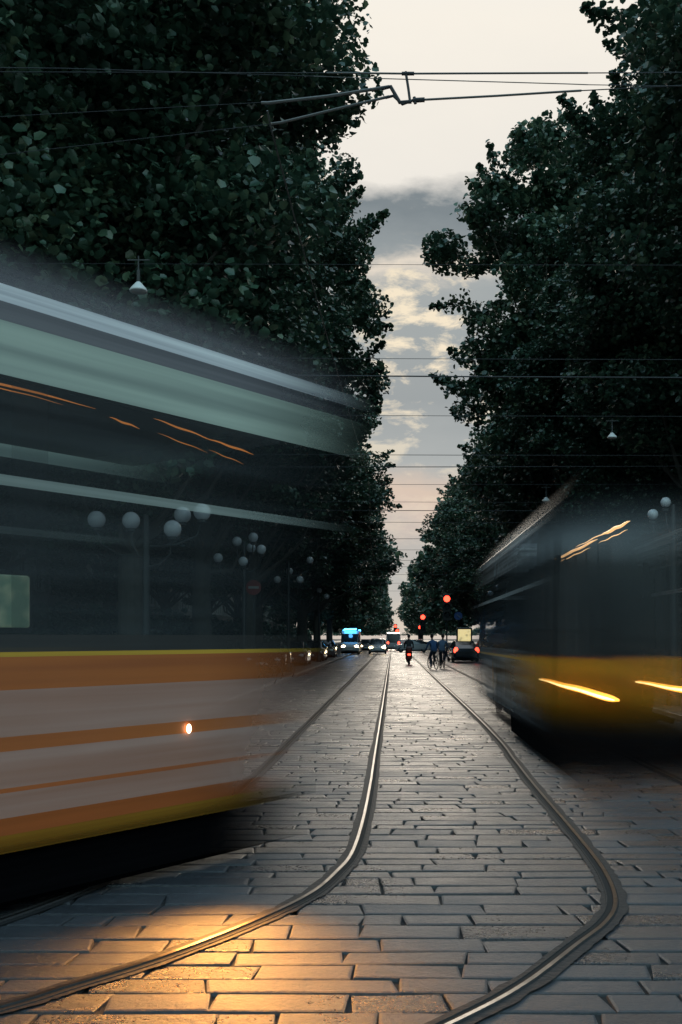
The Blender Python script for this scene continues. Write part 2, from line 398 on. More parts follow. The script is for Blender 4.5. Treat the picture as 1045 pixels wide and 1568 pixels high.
for y0,y1,h in((14,58,19),(60,104,21),(107,160,18),(164,230,20)):
    building(-23,y0,y1,h,-1); building(26,y0,y1,h+1,1)

# ------------------------------------------------------------------ trams (long-exposure streaked bodies)
def streak(name,col,alpha=1,rough=.45,end=None,rear=None,top=None,col2=None,streak_amt=.35,metal=0,emit=None,estr=0,trans=None,zf=22,spec=.5,low=None):
    m,t,N,L=nt(name)
    out=N.new('ShaderNodeOutputMaterial'); p=N.new('ShaderNodeBsdfPrincipled')
    tc=N.new('ShaderNodeTexCoord'); sp=N.new('ShaderNodeSeparateXYZ'); L.new(tc.outputs['Object'],sp.inputs[0])
    mp=N.new('ShaderNodeMapping'); mp.inputs['Scale'].default_value=(.22,1.2,zf); L.new(tc.outputs['Object'],mp.inputs[0])
    no=N.new('ShaderNodeTexNoise'); no.inputs['Scale'].default_value=1; no.inputs['Detail'].default_value=3; L.new(mp.outputs[0],no.inputs['Vector'])
    nf=N.new('ShaderNodeMapRange'); L.new(no.outputs['Fac'],nf.inputs[0]); nf.inputs[1].default_value=.32; nf.inputs[2].default_value=.68
    c2=col2 or tuple(c*(1-streak_amt) for c in col)
    mx=N.new('ShaderNodeMix'); mx.data_type='RGBA'; mx.inputs['A'].default_value=(*c2,1); mx.inputs['B'].default_value=(*col,1); L.new(nf.outputs[0],mx.inputs['Factor'])
    L.new(mx.outputs['Result'],p.inputs['Base Color']); p.inputs['Roughness'].default_value=rough; p.inputs['Metallic'].default_value=metal; p.inputs['Specular IOR Level'].default_value=spec
    if emit: p.inputs['Emission Color'].default_value=(*emit,1); p.inputs['Emission Strength'].default_value=estr
    def sm(v):
        n=N.new('ShaderNodeMapRange'); n.interpolation_type='SMOOTHSTEP'; L.new(v,n.inputs[0]); return n.outputs[0]
    f=None
    def acc(f,v): return v if f is None else math_(t,'MULTIPLY',f,v)
    if end:
        a,b,wd=end
        e_=math_(t,'DIVIDE',math_(t,'SUBTRACT',math_(t,'ADD',math_(t,'MULTIPLY',sp.outputs['Z'],b),a),sp.outputs['X']),wd); f=acc(f,sm(e_))
    if rear: f=acc(f,sm(math_(t,'DIVIDE',math_(t,'SUBTRACT',sp.outputs['X'],rear[0]),rear[1])))
    if top: f=acc(f,sm(math_(t,'DIVIDE',math_(t,'SUBTRACT',top[0],sp.outputs['Z']),top[1])))
    if low: f=acc(f,sm(math_(t,'DIVIDE',math_(t,'SUBTRACT',sp.outputs['Z'],low[0]),low[1])))
    T1=N.new('ShaderNodeBsdfTransparent')
    if trans:
        T2=N.new('ShaderNodeBsdfTransparent'); T2.inputs[0].default_value=(*trans,1)
        m1=N.new('ShaderNodeMixShader'); L.new(math_(t,'MULTIPLY',alpha,math_(t,'ADD',.5,math_(t,'MULTIPLY',nf.outputs[0],.5))),m1.inputs[0]); L.new(T2.outputs[0],m1.inputs[1]); L.new(p.outputs[0],m1.inputs[2]); inner=m1.outputs[0]; af=f
    else:
        inner=p.outputs[0]; af=math_(t,'MULTIPLY',f,alpha) if f is not None else None
    m2=N.new('ShaderNodeMixShader')
    if af is not None: L.new(af,m2.inputs[0])
    else: m2.inputs[0].default_value=alpha
    L.new(T1.outputs[0],m2.inputs[1]); L.new(inner,m2.inputs[2]); L.new(m2.outputs[0],out.inputs[0])
    return m
def ring(u0,u1,W,ins,r,n=7):
    a=[]
    x0,x1,y0,y1=u0+ins,u1-ins,ins,W-ins; r=max(.05,r-ins*.5)
    for cx,cy,s in((x1-r,y0+r,-90),(x1-r,y1-r,0),(x0+r,y1-r,90),(x0+r,y0+r,180)):
        for k in range(n):
            t=math.radians(s+90*k/(n-1)); a.append((cx+r*math.cos(t),cy+r*math.sin(t)))
    return a
def loft_body(name,u0,u1,W,levels,mats,parent,r=.5,capb=True):
    m=MB(); rn=None
    for z,ins,_ in levels:
        rg=ring(u0,u1,W,ins,r); rn=len(rg)
        for x,y in rg: m.v.append((x,y,z))
    for k in range(len(levels)-1):
        for i in range(rn):
            j=(i+1)%rn; m.face((k*rn+i,k*rn+j,(k+1)*rn+j,(k+1)*rn+i),levels[k][2])
    m.face([(len(levels)-1)*rn+i for i in range(rn)],levels[-1][2])
    if capb: m.face([rn-1-i for i in range(rn)],0)
    return m.obj(name,mats,parent)

# left tram, turning away from the street
ang=math.atan2(.811,.585)
tr=empty('tram',(-2.16,5.5,0),ang)
E=(2.6,.30,1.6)
EU=(2.45,.34,1.9)
ts=[streak('tram_yellow',(.46,.22,.02),.96,end=E,col2=(.30,.11,.012),low=(.32,.20)),
 streak('tram_orange_red',(.50,.125,.03),.95,end=E,zf=9),
 streak('tram_pale_stripe',(.43,.25,.21),.92,end=E,col2=(.34,.16,.115),zf=9),
 streak('tram_orange',(.46,.125,.025),.95,end=E,zf=9,col2=(.32,.08,.02)),
 streak('tram_amber',(.60,.34,.03),.95,end=E),
 streak('tram_belt_black',(.02,.022,.025),.9,end=E),
 streak('tram_glass',(.05,.066,.08),.40,rough=.35,end=EU,trans=(.72,.77,.79),zf=6),
 streak('tram_window_rail',(.50,.55,.53),.5,end=EU,top=None,col2=(.3,.34,.33)),
 streak('tram_grey_green',(.43,.49,.43),.93,end=EU,col2=(.22,.26,.24),zf=8),
 streak('tram_purple_grey',(.16,.15,.175),.9,end=EU,zf=14,col2=(.07,.07,.09)),
 streak('tram_roof_edge',(.75,.74,.76),.9,end=EU,col2=(.32,.31,.36),zf=18),
 streak('tram_roof_haze',(.15,.145,.175),.7,end=EU,top=(3.94,.44))]
lev=[(.39,.06,0),(.50,.02,1),(.60,.0,2),(.74,0,1),(.765,0,2),(.97,.0,3),(1.05,0,2),(1.31,0,3),(1.495,0,4),(1.522,0,5),(1.62,.005,6),(2.45,.02,7),(2.51,.022,6),(3.07,.04,8),(3.38,.06,9),(3.49,.07,10),(3.60,.10,11),(3.70,.13,11),(3.94,.2,11)]
loft_body('body',-12,4.45,2.35,lev,ts,tr)
M_int=streak('tram_interior',(.05,.05,.055),.75,end=EU)
M_floor=streak('tram_underframe',(.004,.004,.005),1,end=(2.9,.3,1.4),rough=1,spec=.0)
m=MB(); m.box(-11.5,2.8,.10,2.25,.385,.46); m.obj('floor',[M_floor],tr)
m=MB(); m.box(-11.6,2.6,.3,2.05,3.12,3.16); m.obj('ceiling',[M_int],tr)
m=MB()
for u in(-9.5,-7.7,-1.6,.2):
    for yy in(.42,1.86): m.lathe((u,yy-.05,.31),[(.30,0),(.33,.02),(.33,.05),(.30,.07),(.30,.10)],20,0,'y')
    m.box(u-.1,u+.1,.45,1.9,.24,.38)
for u in(-8.6,-.7): m.box(u-.5,u+.5,.5,1.8,.15,.38,0,.03)
m.box(-11.2,3.3,.16,.30,.05,.38,0,.04); m.box(-11.2,3.3,2.05,2.19,.05,.38,0,.04)  # long low boards, added so the ground under the tram reflects dark
m.obj('bogies_wheels_and_shade_boards',[M_floor],tr)
m=MB()
for u in np.arange(-11,1.6,.95):
    for yy in(.35,1.55): m.box(u,u+.42,yy,yy+.42,.85,.95,0,.03); m.box(u,u+.06,yy,yy+.42,.95,1.5,0,.02)
m.obj('seats',[M_int],tr)
M_pil=streak('tram_pillar_blur',(.03,.03,.035),.12,end=EU)
m=MB()
for u in(-10.5,-9,-7.5,-6,-4.5,-3,-1.5,0.1):
    m.box(u,u+.22,.03,.06,1.63,3.05); m.box(u,u+.22,2.29,2.32,1.63,3.05)
m.obj('window_pillars',[M_pil],tr)
M_strk=streak('light_streak_orange',(.3,.12,.03),.42,end=(3.4,0,1.2),emit=(1,.34,.07),estr=.7,streak_amt=.1)
m=MB()
for u0,z0,u1,z1,yy,r in((-.6,3.055,.72,3.02,.12,.006),(-.2,3.03,.5,3.005,.14,.003),(.84,2.99,1.08,2.96,.14,.006),(1.18,3.04,1.66,2.99,.12,.006),(1.25,2.96,1.70,2.90,.16,.003),(1.72,2.99,2.14,2.95,.14,.007),(1.75,2.93,2.1,2.88,.2,.003),(1.5,3.02,1.95,2.97,.16,.003)):
    m.tube([(u0+(u1-u0)*k/10,yy,z0+(z1-z0)*k/10+.003*math.sin(k*1.1)) for k in range(11)],[r*(.15+math.sin(math.pi*k/10)) for k in range(11)],8)
m.obj('interior_light_streaks',[M_strk],tr,smooth=True)
m,t,N,L=nt('glowing_poster'); o=N.new('ShaderNodeOutputMaterial'); p=N.new('ShaderNodeBsdfPrincipled'); L.new(p.outputs[0],o.inputs[0])
tc=N.new('ShaderNodeTexCoord'); no=N.new('ShaderNodeTexNoise'); no.inputs['Scale'].default_value=9; L.new(tc.outputs['Object'],no.inputs[0]); cr=N.new('ShaderNodeValToRGB'); L.new(no.outputs['Fac'],cr.inputs[0])
cr.color_ramp.elements[0].position=.45; cr.color_ramp.elements[0].color=(.06,.11,.08,1); cr.color_ramp.elements[1].position=.75; cr.color_ramp.elements[1].color=(.17,.22,.15,1)
L.new(cr.outputs[0],p.inputs['Emission Color']); p.inputs['Emission Strength'].default_value=.8; p.inputs['Base Color'].default_value=(.05,.08,.06,1); M_poster=m  # small window poster; its brightness is put in as emission, no lamp
m=MB(); m.box(-.5,.25,.10,.13,1.66,1.96,0,.01); m.box(-.53,.28,.131,.15,1.63,1.99,1)
m.obj('glowing_poster',[M_poster,M_dark],tr)
m=MB(); m.sphere((1.36,-.02,1.0),.020,m=0,sq=(1,.6,1.6)); m.obj('marker_lamp',[mat('lamp_warm',(1,.8,.5),.3,emit=(1,.72,.42),estr=5,bump=0)],tr)
lp=bpy.data.lights.new('tram_lamp_light','SPOT'); lp.energy=260; lp.color=(1,.42,.09); lp.shadow_soft_size=.18; lp.spot_size=math.radians(104); lp.spot_blend=1
lo=link(bpy.data.objects.new('tram_lamp_light',lp)); lo.location=(-1.05,6.2,.62)
lo.rotation_euler=(Vector((-.75,3.9,0))-Vector(lo.location)).to_track_quat('-Z','Y').to_euler()

# right tram, coming towards us: local x = -Y world, y = +X world
tr2=empty('tram',(1.86,25.2,0),-math.pi/2)
LE=13.9
E2=(14.0,0,7.0); RR=(.6,5.6)
t2=[streak('tram2_skirt_dark',(.05,.055,.07),.8,end=E2,rear=RR,low=(.25,.3)),
 streak('tram2_lower_side',(.34,.36,.41),.72,end=E2,rear=RR,col2=(.02,.02,.025),zf=9),
 streak('tram2_line',(.80,.45,.14),.85,end=E2,rear=RR),
 streak('tram2_glass',(.06,.07,.078),.5,rough=.3,end=E2,rear=RR,trans=(.5,.53,.55),zf=12),
 streak('tram2_rail_line',(.60,.60,.62),.8,end=E2,rear=RR,col2=(.25,.25,.27)),
 streak('tram2_upper_dark',(.26,.26,.28),.8,end=E2,rear=RR,col2=(.03,.03,.035),zf=20),
 streak('tram2_roof_light',(.70,.71,.74),.78,end=E2,rear=RR,col2=(.12,.12,.14),zf=22),
 streak('tram2_roof_haze',(.17,.175,.2),.55,end=E2,rear=RR,top=(3.66,.45))]
lev2=[(.3,.08,0),(.45,.02,1),(1.28,0,2),(1.32,0,5),(1.42,0,3),(2.28,.02,4),(2.34,.02,3),(2.70,.05,5),(3.05,.08,6),(3.2,.12,5),(3.28,.2,7),(3.66,.4,7)]
loft_body('body',0,LE-6.2,2.45,lev2,t2,tr2,r=.45)
m=MB(); nl=len(lev2)
for side in(0,1):
    b=len(m.v)
    for z,ins,_ in lev2:
        for u in(LE-6.65,LE-3,LE+.1):
            m.v.append((u,(ins if side==0 else 2.45-ins),z))
    for k in range(nl-1):
        for j in range(2): m.face((b+k*3+j,b+k*3+j+1,b+(k+1)*3+j+1,b+(k+1)*3+j),lev2[k][2])
m.obj('side_smear',t2,tr2)
def front(i,u,al):
    fm=[streak('tram2_front_skirt',(.04,.04,.045),al,low=(.24,.3)),
        streak('tram2_front_yellow',(.74,.33,.016),min(1,al*1.05),col2=(.50,.19,.012),low=(.34,.75),zf=7),
        streak('tram2_front_glass',(.055,.06,.066),al*.7,rough=.3),
        streak('tram2_front_grey',(.26,.27,.29),al*.85,top=(3.5,.9)),
        streak('tram2_front_post',(.28,.28,.30),al*.35,top=(2.8,.4))]
    m=MB(); n=12
    lv=[(.3,.10,0),(.5,.0,1),(1.34,.0,2),(2.75,.12,3),(3.25,.3,3),(3.5,.6,3)]
    rows=[]
    for z,ins,_ in lv:
        row=[]
        for k in range(n+1):
            a=-1+2*k/n
            yy=1.225+a*(1.225-ins*.3); uu=u-ins-.8*abs(a)**3.0
            m.v.append((uu,yy,z)); row.append(len(m.v)-1)
        rows.append(row)
    for k in range(len(lv)-1):
        for j in range(n): m.face((rows[k][j],rows[k][j+1],rows[k+1][j+1],rows[k+1][j]),lv[k][2])
    for yy,wd in((.38,.16),(1.92,.16)):
        b=len(m.v); m.v+=[(u+.01,yy,1.36),(u+.01,yy+wd,1.36),(u-.11,yy+wd,2.74),(u-.11,yy,2.74)]; m.face((b,b+1,b+2,b+3),4)
    m.obj('front_%d'%i,fm,tr2,smooth=True)
NF=11
for i in range(NF): front(i,LE-6.4+6.9*(i/(NF-1)),(.60,.32,.28,.26,.23,.20,.17,.14,.11,.08,.05)[i])
M_hs=mat('headlamp_streak',(.9,.5,.1),.4,emit=(1,.40,.05),estr=2.0,bump=0)
M_hs2=mat('headlamp_core',(.9,.7,.4),.4,emit=(1,.66,.26),estr=4,bump=0)
M_hs3=mat('route_lamp_streak',(.8,.6,.4),.4,emit=(1,.55,.22),estr=1.1,bump=0)
m=MB()
def W2(X,Y,Z): return (25.2-Y,X-1.86,Z)
for X,Ya,Yb,z in((2.54,16.9,11.2,.90),(3.93,15.9,11.0,.90)):
    for dz,rs,mi in((0,1,0),(.002,.4,1)):
        P=[W2(X-(.055 if mi else 0),Ya+(Yb-Ya)*(k/18)-(.03 if mi else 0),z+dz+.005*math.sin(k*.7)) for k in range(19)]
        m.tube(P,[max(.003,rs*(.044*min(1,.55+k/20)*(1 if k<17 else (.8 if k==17 else .35)))) for k in range(19)],12,mi)
m.obj('headlamp_streaks',[M_hs,M_hs2],tr2,smooth=True)
m=MB()
for X,Ya,Yb,z,r in((2.70,16.9,13.1,2.90,.020),(2.76,16.4,13.9,2.86,.008),(2.60,12.4,10.9,2.88,.020),(2.67,12.9,11.3,2.83,.006),(2.66,14.5,11.8,2.92,.007)):
    m.tube([W2(X,Ya+(Yb-Ya)*k/12,z+.006*math.sin(k*1.3)) for k in range(13)],[r*(.12+math.sin(math.pi*k/12)**.6*.9) for k in range(13)],8,0)
m.obj('route_lamp_streaks',[M_hs3],tr2,smooth=True)
M_f2=streak('tram2_underframe',(.010,.010,.012),.95,rear=(1.5,5.0),rough=.9,spec=.1)
m=MB()
m.box(.6,8.6,.25,2.2,.28,.40)
for u in(2,3.8,6.6,8.2):
    for yy in(.42,1.95): m.lathe((u,yy-.05,.31),[(.30,0),(.33,.02),(.33,.05),(.30,.07),(.30,.10)],20,0,'y')
m.box(1.4,4.4,.28,.4,.18,.4,0,.03); m.box(6.0,8.7,.28,.4,.18,.4,0,.03)
m.obj('bogies_wheels_and_shade_boards',[M_f2],tr2)
M_f3=streak('tram2_under_smear',(.006,.006,.007),.95,end=(15.4,0,3.8),rough=1,spec=.0,top=(.46,.26))
m=MB(); m.box(8.72,14.9,.10,2.35,.07,.40,0); m.obj('underframe_smear',[M_f3],tr2)
m=MB()
for u in np.arange(2.9,7.4,.95):
    for yy in(.35,1.65): m.box(u,u+.42,yy,yy+.42,.85,.95,0,.03); m.box(u,u+.06,yy,yy+.42,.95,1.5,0,.02)
m.obj('seats',[M_f2],tr2)

# ------------------------------------------------------------------ overhead wires
m=MB()
def P_(px,py,Y): return ((px-601)*Y/1524,Y,1.6+(977-py)*Y/1524)
def wire(pts,r=.006,mi=0): m.tube(pts,r,6,mi)
def sagspan(Y,z,x0=-23,x1=26,sag=.25,r=.006,tilt=0):
    P=[]
    for k in range(13):
        s=k/12; P.append((x0+(x1-x0)*s,Y,z-4*sag*s*(1-s)+sag+tilt*(s-.5)))
    wire(P,r,1)
wire([(-.95,7.55,5.6),(-.93,7.7,5.5),(-.89,10.3,5.48),(-.84,13.3,5.5),(-.62,23,5.5),(-.6,26,5.5),(-.9,40,5.5),(-.9,300,5.5)],.007,0)
wire([(2.2,7.5,5.5),(2.5,11,5.5),(2.6,15.4,5.5),(2.75,27,5.5),(2.45,45,5.5),(2.45,300,5.5)],.004,1)
for py,th in((577,.011),(550,.004),(637,.005),(697,.007),(715,.010),(742,.006),(769,.006),(782,.012),(800,.008),(825,.010),(842,.008),(858,.010),(868,.010),(880,.010),(893,.010),(905,.010)):
    z=5.75+random.uniform(-.15,.15); Y=(z-1.6)*1524/(977-py); sagspan(Y,z,sag=.12,r=th,tilt=random.uniform(-.3,.3))
sagspan(13.5,6.66,sag=.08,r=.003,tilt=-.1)
Yj=7.6
a=lambda px,py:P_(px,py,Yj)
wire([a(500,112),a(530,112),a(622,113),a(875,112),a(900,112)],.007); wire([(-12,Yj,5.95),a(500,112)],.003,1); wire([a(900,112),(9,Yj,5.95)],.004,1)
wire([a(480,117),a(530,119),a(875,129),a(900,130)],.0035); wire([(-12,Yj,6.05),a(100,105),a(480,117)],.003,1); wire([a(900,130),(9,Yj,5.7)],.003,1)
wire([a(400,158),a(410,158),a(500,148),a(596,133)],.012)
wire([a(415,190),a(430,188),a(520,166),a(596,148)],.010)
wire([a(-200,190),a(402,157)],.002,1); wire([a(-200,260),a(416,190)],.002,1)
wire([a(648,153),a(760,147),a(872,140),a(890,139)],.008); wire([a(890,139),a(1300,118)],.004,1)
m.tube([a(584,136),a(598,133),a(612,157),a(630,156)],.015,8,1)
m.tube([a(590,150),a(602,147),a(616,160),a(634,153)],.011,8,1)
m.tube([a(621,110),a(625,135),a(628,158)],.010,8,1)
m.tube([a(615,113),a(634,113)],.014,8,1); m.tube([a(632,154),a(650,153)],.018,8,1); m.tube([a(634,149),a(636,159)],.012,8,1)
m.obj('overhead_wires',[M_wire,M_wiref],None)

# ------------------------------------------------------------------ street lamps
def globe_lamp(x,y,zs,rot=0,r=.2):
    p=empty('street_lamp',(x,y,.1),rot)
    m=MB(); top=max(z for _,_,z in zs)
    m.lathe((0,0,0),[(.16,0),(.16,.25),(.11,.35),(.075,.9),(.06,top-.5),(.045,top-.15)],12)
    for dx,dy,z in zs:
        m.tube([(0,0,z-.75),(dx*.5,dy*.5,z-.7),(dx*.9,dy*.9,z-.5),(dx,dy,z-.2)],.022,6)
        m.lathe((dx,dy,z-.25),[(.05,0),(.09,.03),(.09,.07),(.07,.09)],10)
    m.obj('post_and_arms',[M_dark],p)
    m=MB()
    for dx,dy,z in zs: m.sphere((dx,dy,z-.02),r,18)
    m.obj('globes',[M_globe],p,smooth=True)
globe_lamp(-4.7,19,[(-.95,0,3.78),(-.29,.0,3.76),(.5,0,3.6),(.5,.9,3.98),(.95,.6,4.0)],r=.17)
globe_lamp(-4.55,30.5,[(-.85,.3,4.0),(-.25,.2,4.5),(.28,0,4.6),(.1,.8,4.35),(.5,.2,4.25),(0,-.2,3.85)],r=.15)
globe_lamp(-4.6,44,[(-.5,0,4.1),(.5,0,4.1),(0,.4,4.5),(.9,.5,5.0)],r=.16)
globe_lamp(-4.6,62,[(-.5,0,4.1),(.5,0,4.1),(0,.4,4.5)],r=.17)
globe_lamp(6.2,22,[(-.45,0,4.25),(.35,0,4.3),(0,.6,4.6)],r=.12)
globe_lamp(6.2,38,[(-.5,0,4.1),(.5,0,4.1),(0,.4,4.5)],r=.15)
globe_lamp(6.2,58,[(-.5,0,4.1),(.5,0,4.1),(0,.4,4.5)],r=.17)
def pendant(px,py,Y,s=1):
    x,y,z=P_(px,py,Y); p=empty('pendant_street_lamp',(x,y,z)); 
    m=MB(); m.lathe((0,0,.1),[(.05,0),(.05,.34),(.025,.38),(.02,.75)],10); m.box(-.3,.3,-.02,.02,.72,.75); m.obj('stem',[M_dark],p)
    m=MB(); m.lathe((0,0,-.12),[(.24,0),(.24,.04),(.20,.10),(.11,.2),(.06,.26)],18); m.obj('shade',[M_white],p,smooth=True); p.scale=(s,s,s)
pendant(212,440,13.5,.5); pendant(937,667,20,.40); pendant(836,765,30,.5); pendant(495,853,60)

# ------------------------------------------------------------------ signs and signals
def traffic_light(x,y,z,s=1):
    p=empty('traffic_light',(x,y,.1))
    m=MB(); m.tube([(0,.12,0),(0,.12,z-.1)],.06,10)
    m.box(-.2*s,.2*s,-.08,.1,z-1.1*s,z+.25*s,0,.04)
    for k in range(3):
        zz=z-.4*s*k
        n=10; b=len(m.v)
        for j in range(n+1):
            t=math.pi*j/n
            for yy in(-.08,-.30): m.v.append((.17*s*math.cos(t),yy,zz+.17*s*math.sin(t)))
        for j in range(n): m.face((b+2*j,b+2*j+1,b+2*j+3,b+2*j+2))
    m.obj('housing',[M_dark],p)
    m=MB(); m.sphere((0,-.09,z),.16*s,sq=(1,.4,1)); m.obj('red_lens',[M_red],p,smooth=True)
    m=MB(); m.sphere((0,-.09,z-.4*s),.14*s,sq=(1,.4,1)); m.sphere((0,-.09,z-.8*s),.14*s,sq=(1,.4,1)); m.obj('unlit_lenses',[M_glassd],p)
traffic_light(4.36,80,4.65,1.6); traffic_light(3.4,112,3.85,1.6); traffic_light(.72,155,2.6,1.6); traffic_light(.45,160,3.4,1.4); traffic_light(3.6,130,2.9,1.4)
def sign(name,x,y,z,r,mats,bar=False):
    p=empty(name,(x,y,.1)); m=MB(); m.tube([(0,.05,0),(0,.05,z+r)],.03,8); m.obj('post',[M_dark],p)
    m=MB(); m.lathe((0,0,z),[(r,0),(r,.02)],24,0,'y'); 
    if bar: m.box(-r*.7,r*.7,-.012,-.004,z-r*.16,z+r*.16,1)
    else: m.tube([(r*.4,-.01,z-r*.4),(-r*.4,-.01,z+r*.4)],.03,6,1)
    m.obj('disc',mats,p)
M_sr=mat('sign_red',(.16,.02,.02),.5,bump=0); M_sb=mat('sign_blue',(.03,.08,.25),.5,bump=0); M_sw=mat('sign_white_dull',(.25,.25,.25),.6)  # sign white set to a dull grey
sign('no_entry_sign',-4.4,31.5,3.1,.24,[M_sr,M_sw],True)
sign('blue_traffic_sign',4.75,72,3.1,.30,[M_sb,M_sw])
p=empty('advertising_display',(4.75,66,.1)); m=MB(); m.box(-.52,.52,-.1,.1,.5,2.2,0,.05); m.box(-.15,.15,-.07,.07,0,.5,0,.02); m.obj('case',[M_dark],p)
ma,t,N,L=nt('poster_lit'); o=N.new('ShaderNodeOutputMaterial'); q=N.new('ShaderNodeBsdfPrincipled'); L.new(q.outputs[0],o.inputs[0]); tc=N.new('ShaderNodeTexCoord'); vo=N.new('ShaderNodeTexVoronoi'); vo.inputs['Scale'].default_value=3.5; L.new(tc.outputs['Object'],vo.inputs[0])
cr=N.new('ShaderNodeValToRGB'); L.new(vo.outputs['Distance'],cr.inputs[0]); cr.color_ramp.elements[0].color=(.12,.10,.02,1); cr.color_ramp.elements[1].color=(.9,.72,.3,1); cr.color_ramp.elements[1].position=.4
L.new(cr.outputs[0],q.inputs['Emission Color']); q.inputs['Emission Strength'].default_value=.8
m=MB(); m.box(-.42,.42,-.115,-.103,.62,2.08); m.obj('poster',[ma],p)

# ------------------------------------------------------------------ vehicles
def car(name,x,y,rot,col,van=False,head=False,tail=False,beacon=False,L_=4.2,W=1.78,H=1.48):
    p=empty(name,(x,y,.0),rot)
    if van: S_=[(-2.4,.80,.5,1.0,1.05,.7),(-2.35,.93,.35,1.15,2.2,.82),(-1.5,.97,.3,1.2,2.35,.86),(0,.98,.3,1.2,2.38,.87),(1.0,.98,.3,1.2,2.34,.86),(1.45,.96,.3,1.18,2.05,.80),(2.05,.92,.3,1.10,1.25,.72),(2.45,.88,.32,.95,1.02,.68),(2.62,.74,.42,.75,.78,.6)]
    else:
        k=H/1.48; S_=[(-2.1,.68,.42,.72,.78,.55),(-2.0,.82,.28,.88,.96,.62),(-1.55,.87,.22,.93,1.18*k,.62),(-.9,.89,.2,.95,1.44*k,.60),(0,.89,.2,.94,H,.62),(.45,.89,.2,.93,1.42*k,.60),(1.1,.88,.2,.90,.99,.66),(1.75,.84,.22,.80,.86,.62),(2.08,.68,.34,.62,.66,.52)]
    ls=L_/4.2 if not van else 1
    m=MB(); n=10
    for s,wd,zb,zbelt,zr,wr in S_:
        for q in((-wd*.9,zb),(-wd,zb+.18),(-wd,(zb+zbelt)/2+.05),(-wd*.965,zbelt),(-wr,zr-.04),(wr,zr-.04),(wd*.965,zbelt),(wd,(zb+zbelt)/2+.05),(wd,zb+.18),(wd*.9,zb)): m.v.append((q[0],s*ls,q[1]))
    for i in range(len(S_)-1):
        for j in range(n):
            j2=(j+1)%n
            gl=0
            if j in(3,5):
                if (not van and 1<=i<=5) or (van and 3<=i<=5): gl=1
            if j==4:
                if (not van and i in(1,2,5)) or (van and i==5): gl=1
            if van and i==0 and j in(4,): gl=1
            m.face((i*n+j,i*n+j2,(i+1)*n+j2,(i+1)*n+j),gl)
    m.face([n-1-j for j in range(n)]); m.face([(len(S_)-1)*n+j for j in range(n)])
    pm=mat(name+'_paint',col,.25,.1,var=.05,bump=0,coat=.6)
    o=m.obj('body',[pm,M_glassd],p,smooth=False); bv=o.modifiers.new('b','BEVEL'); bv.width=.03; bv.segments=2; bv.limit_method='ANGLE'
    m=MB(); wb=1.28*ls if not van else 1.5; wr_=.31 if not van else .34; 
    for sx in(-1,1):
        for yy in(-wb,wb):
            m.torus((sx*(W/2-.1),yy,wr_),wr_-.09,.09,'x',20,8,0); m.lathe((sx*(W/2-.12)-.03,yy,wr_),[(.05,0),(wr_-.12,.01),(wr_-.12,.05),(.05,.07)],12,1,'x')
    m.box(-W*.4,W*.4,-wb-.3,wb+.3,.16,.4,0)
    m.obj('wheels',[M_black,M_steel],p,smooth=True)
    fy=(2.0 if not van else 2.55)*ls; by=-(2.03 if not van else 2.38)*ls
    m=MB()
    for sx in(-1,1): m.sphere((sx*.62,fy-.03,.66 if not van else .78),.17 if head else .12,m=0,sq=(1.2,.7,.8))
    m.obj('headlamps',[M_head if head else M_globe],p,smooth=True)
    m=MB()
    for sx in(-1,1): m.sphere((sx*.68,by+.02,.8 if not van else 1.0),.15,m=0,sq=(1,.5,1.4))
    m.obj('tail_lamps',[M_tail if tail else M_sr],p,smooth=True)
    m=MB(); m.box(-.26,.26,by-.05,by-.03,.55,.66,0); m.box(-.26,.26,fy+.10,fy+.12,.45,.56,0); m.obj('plates',[M_white],p)
    m=MB()
    for sx in(-1,1): m.box(sx*(W/2+.06)-.09,sx*(W/2+.06)+.09,.72,.84,.93,1.06,0,.03)
    m.obj('mirrors',[pm],p)
    if beacon:
        m=MB(); m.box(-.6,.6,1.0,1.25,2.37,2.53,0,.04); m.box(-.9,-.65,-2.2,-2.0,2.28,2.44,0,.04); m.box(.65,.9,-2.2,-2.0,2.28,2.44,0,.04); m.obj('beacon_bar',[M_blue],p)
        m=MB(); m.box(-.99,.99,-1.4,.8,1.0,1.12,0); m.obj('side_stripe',[M_sr],p)
        l=bpy.data.lights.new('beacon_light','POINT'); l.energy=30; l.color=(.1,.45,1); l.shadow_soft_size=.2; lo=link(bpy.data.objects.new('beacon_light',l),p); lo.location=(0,1.9,2.9)
PI=math.pi
car('ambulance',-4.1,98,PI,(.5,.52,.54),van=True,head=True,beacon=True)
car('silver_car',-1.5,100,PI,(.42,.43,.45),head=True,H=1.6)
car('parked_car',4.65,66,0.05,(.02,.025,.035),tail=True)
car('parked_car',6.9,52,0,(.03,.04,.06)); car('parked_car',7.0,60,0,(.10,.10,.11)); car('parked_car',7.0,74,0,(.22,.22,.23))
car('car',1.4,135,0,(.45,.46,.48),tail=True); car('car',3.0,124,0,(.3,.3,.32),tail=True); car('car',-1.2,150,PI,(.3,.3,.3),head=True)
car('car',0.6,170,0,(.15,.15,.17),tail=True); car('car',-3.0,116,PI,(.1,.1,.11),head=True); car('car',3.3,142,0,(.5,.5,.5),tail=True); car('car',2.2,112,PI/2,(.5,.5,.52))
car('car',-2.6,190,PI,(.3,.3,.3),head=True); car('car',2.4,200,0,(.3,.3,.3),tail=True); car('delivery_van',.1,128,0,(.55,.56,.58),van=True,tail=True)
car('parked_car',-5.6,45,PI,(.02,.022,.025)); car('parked_car',-5.5,55,PI,(.05,.05,.055)); car('parked_car',-5.3,78,PI,(.12,.12,.13),head=False); car('parked_car',-5.3,66,PI,(.03,.03,.035))

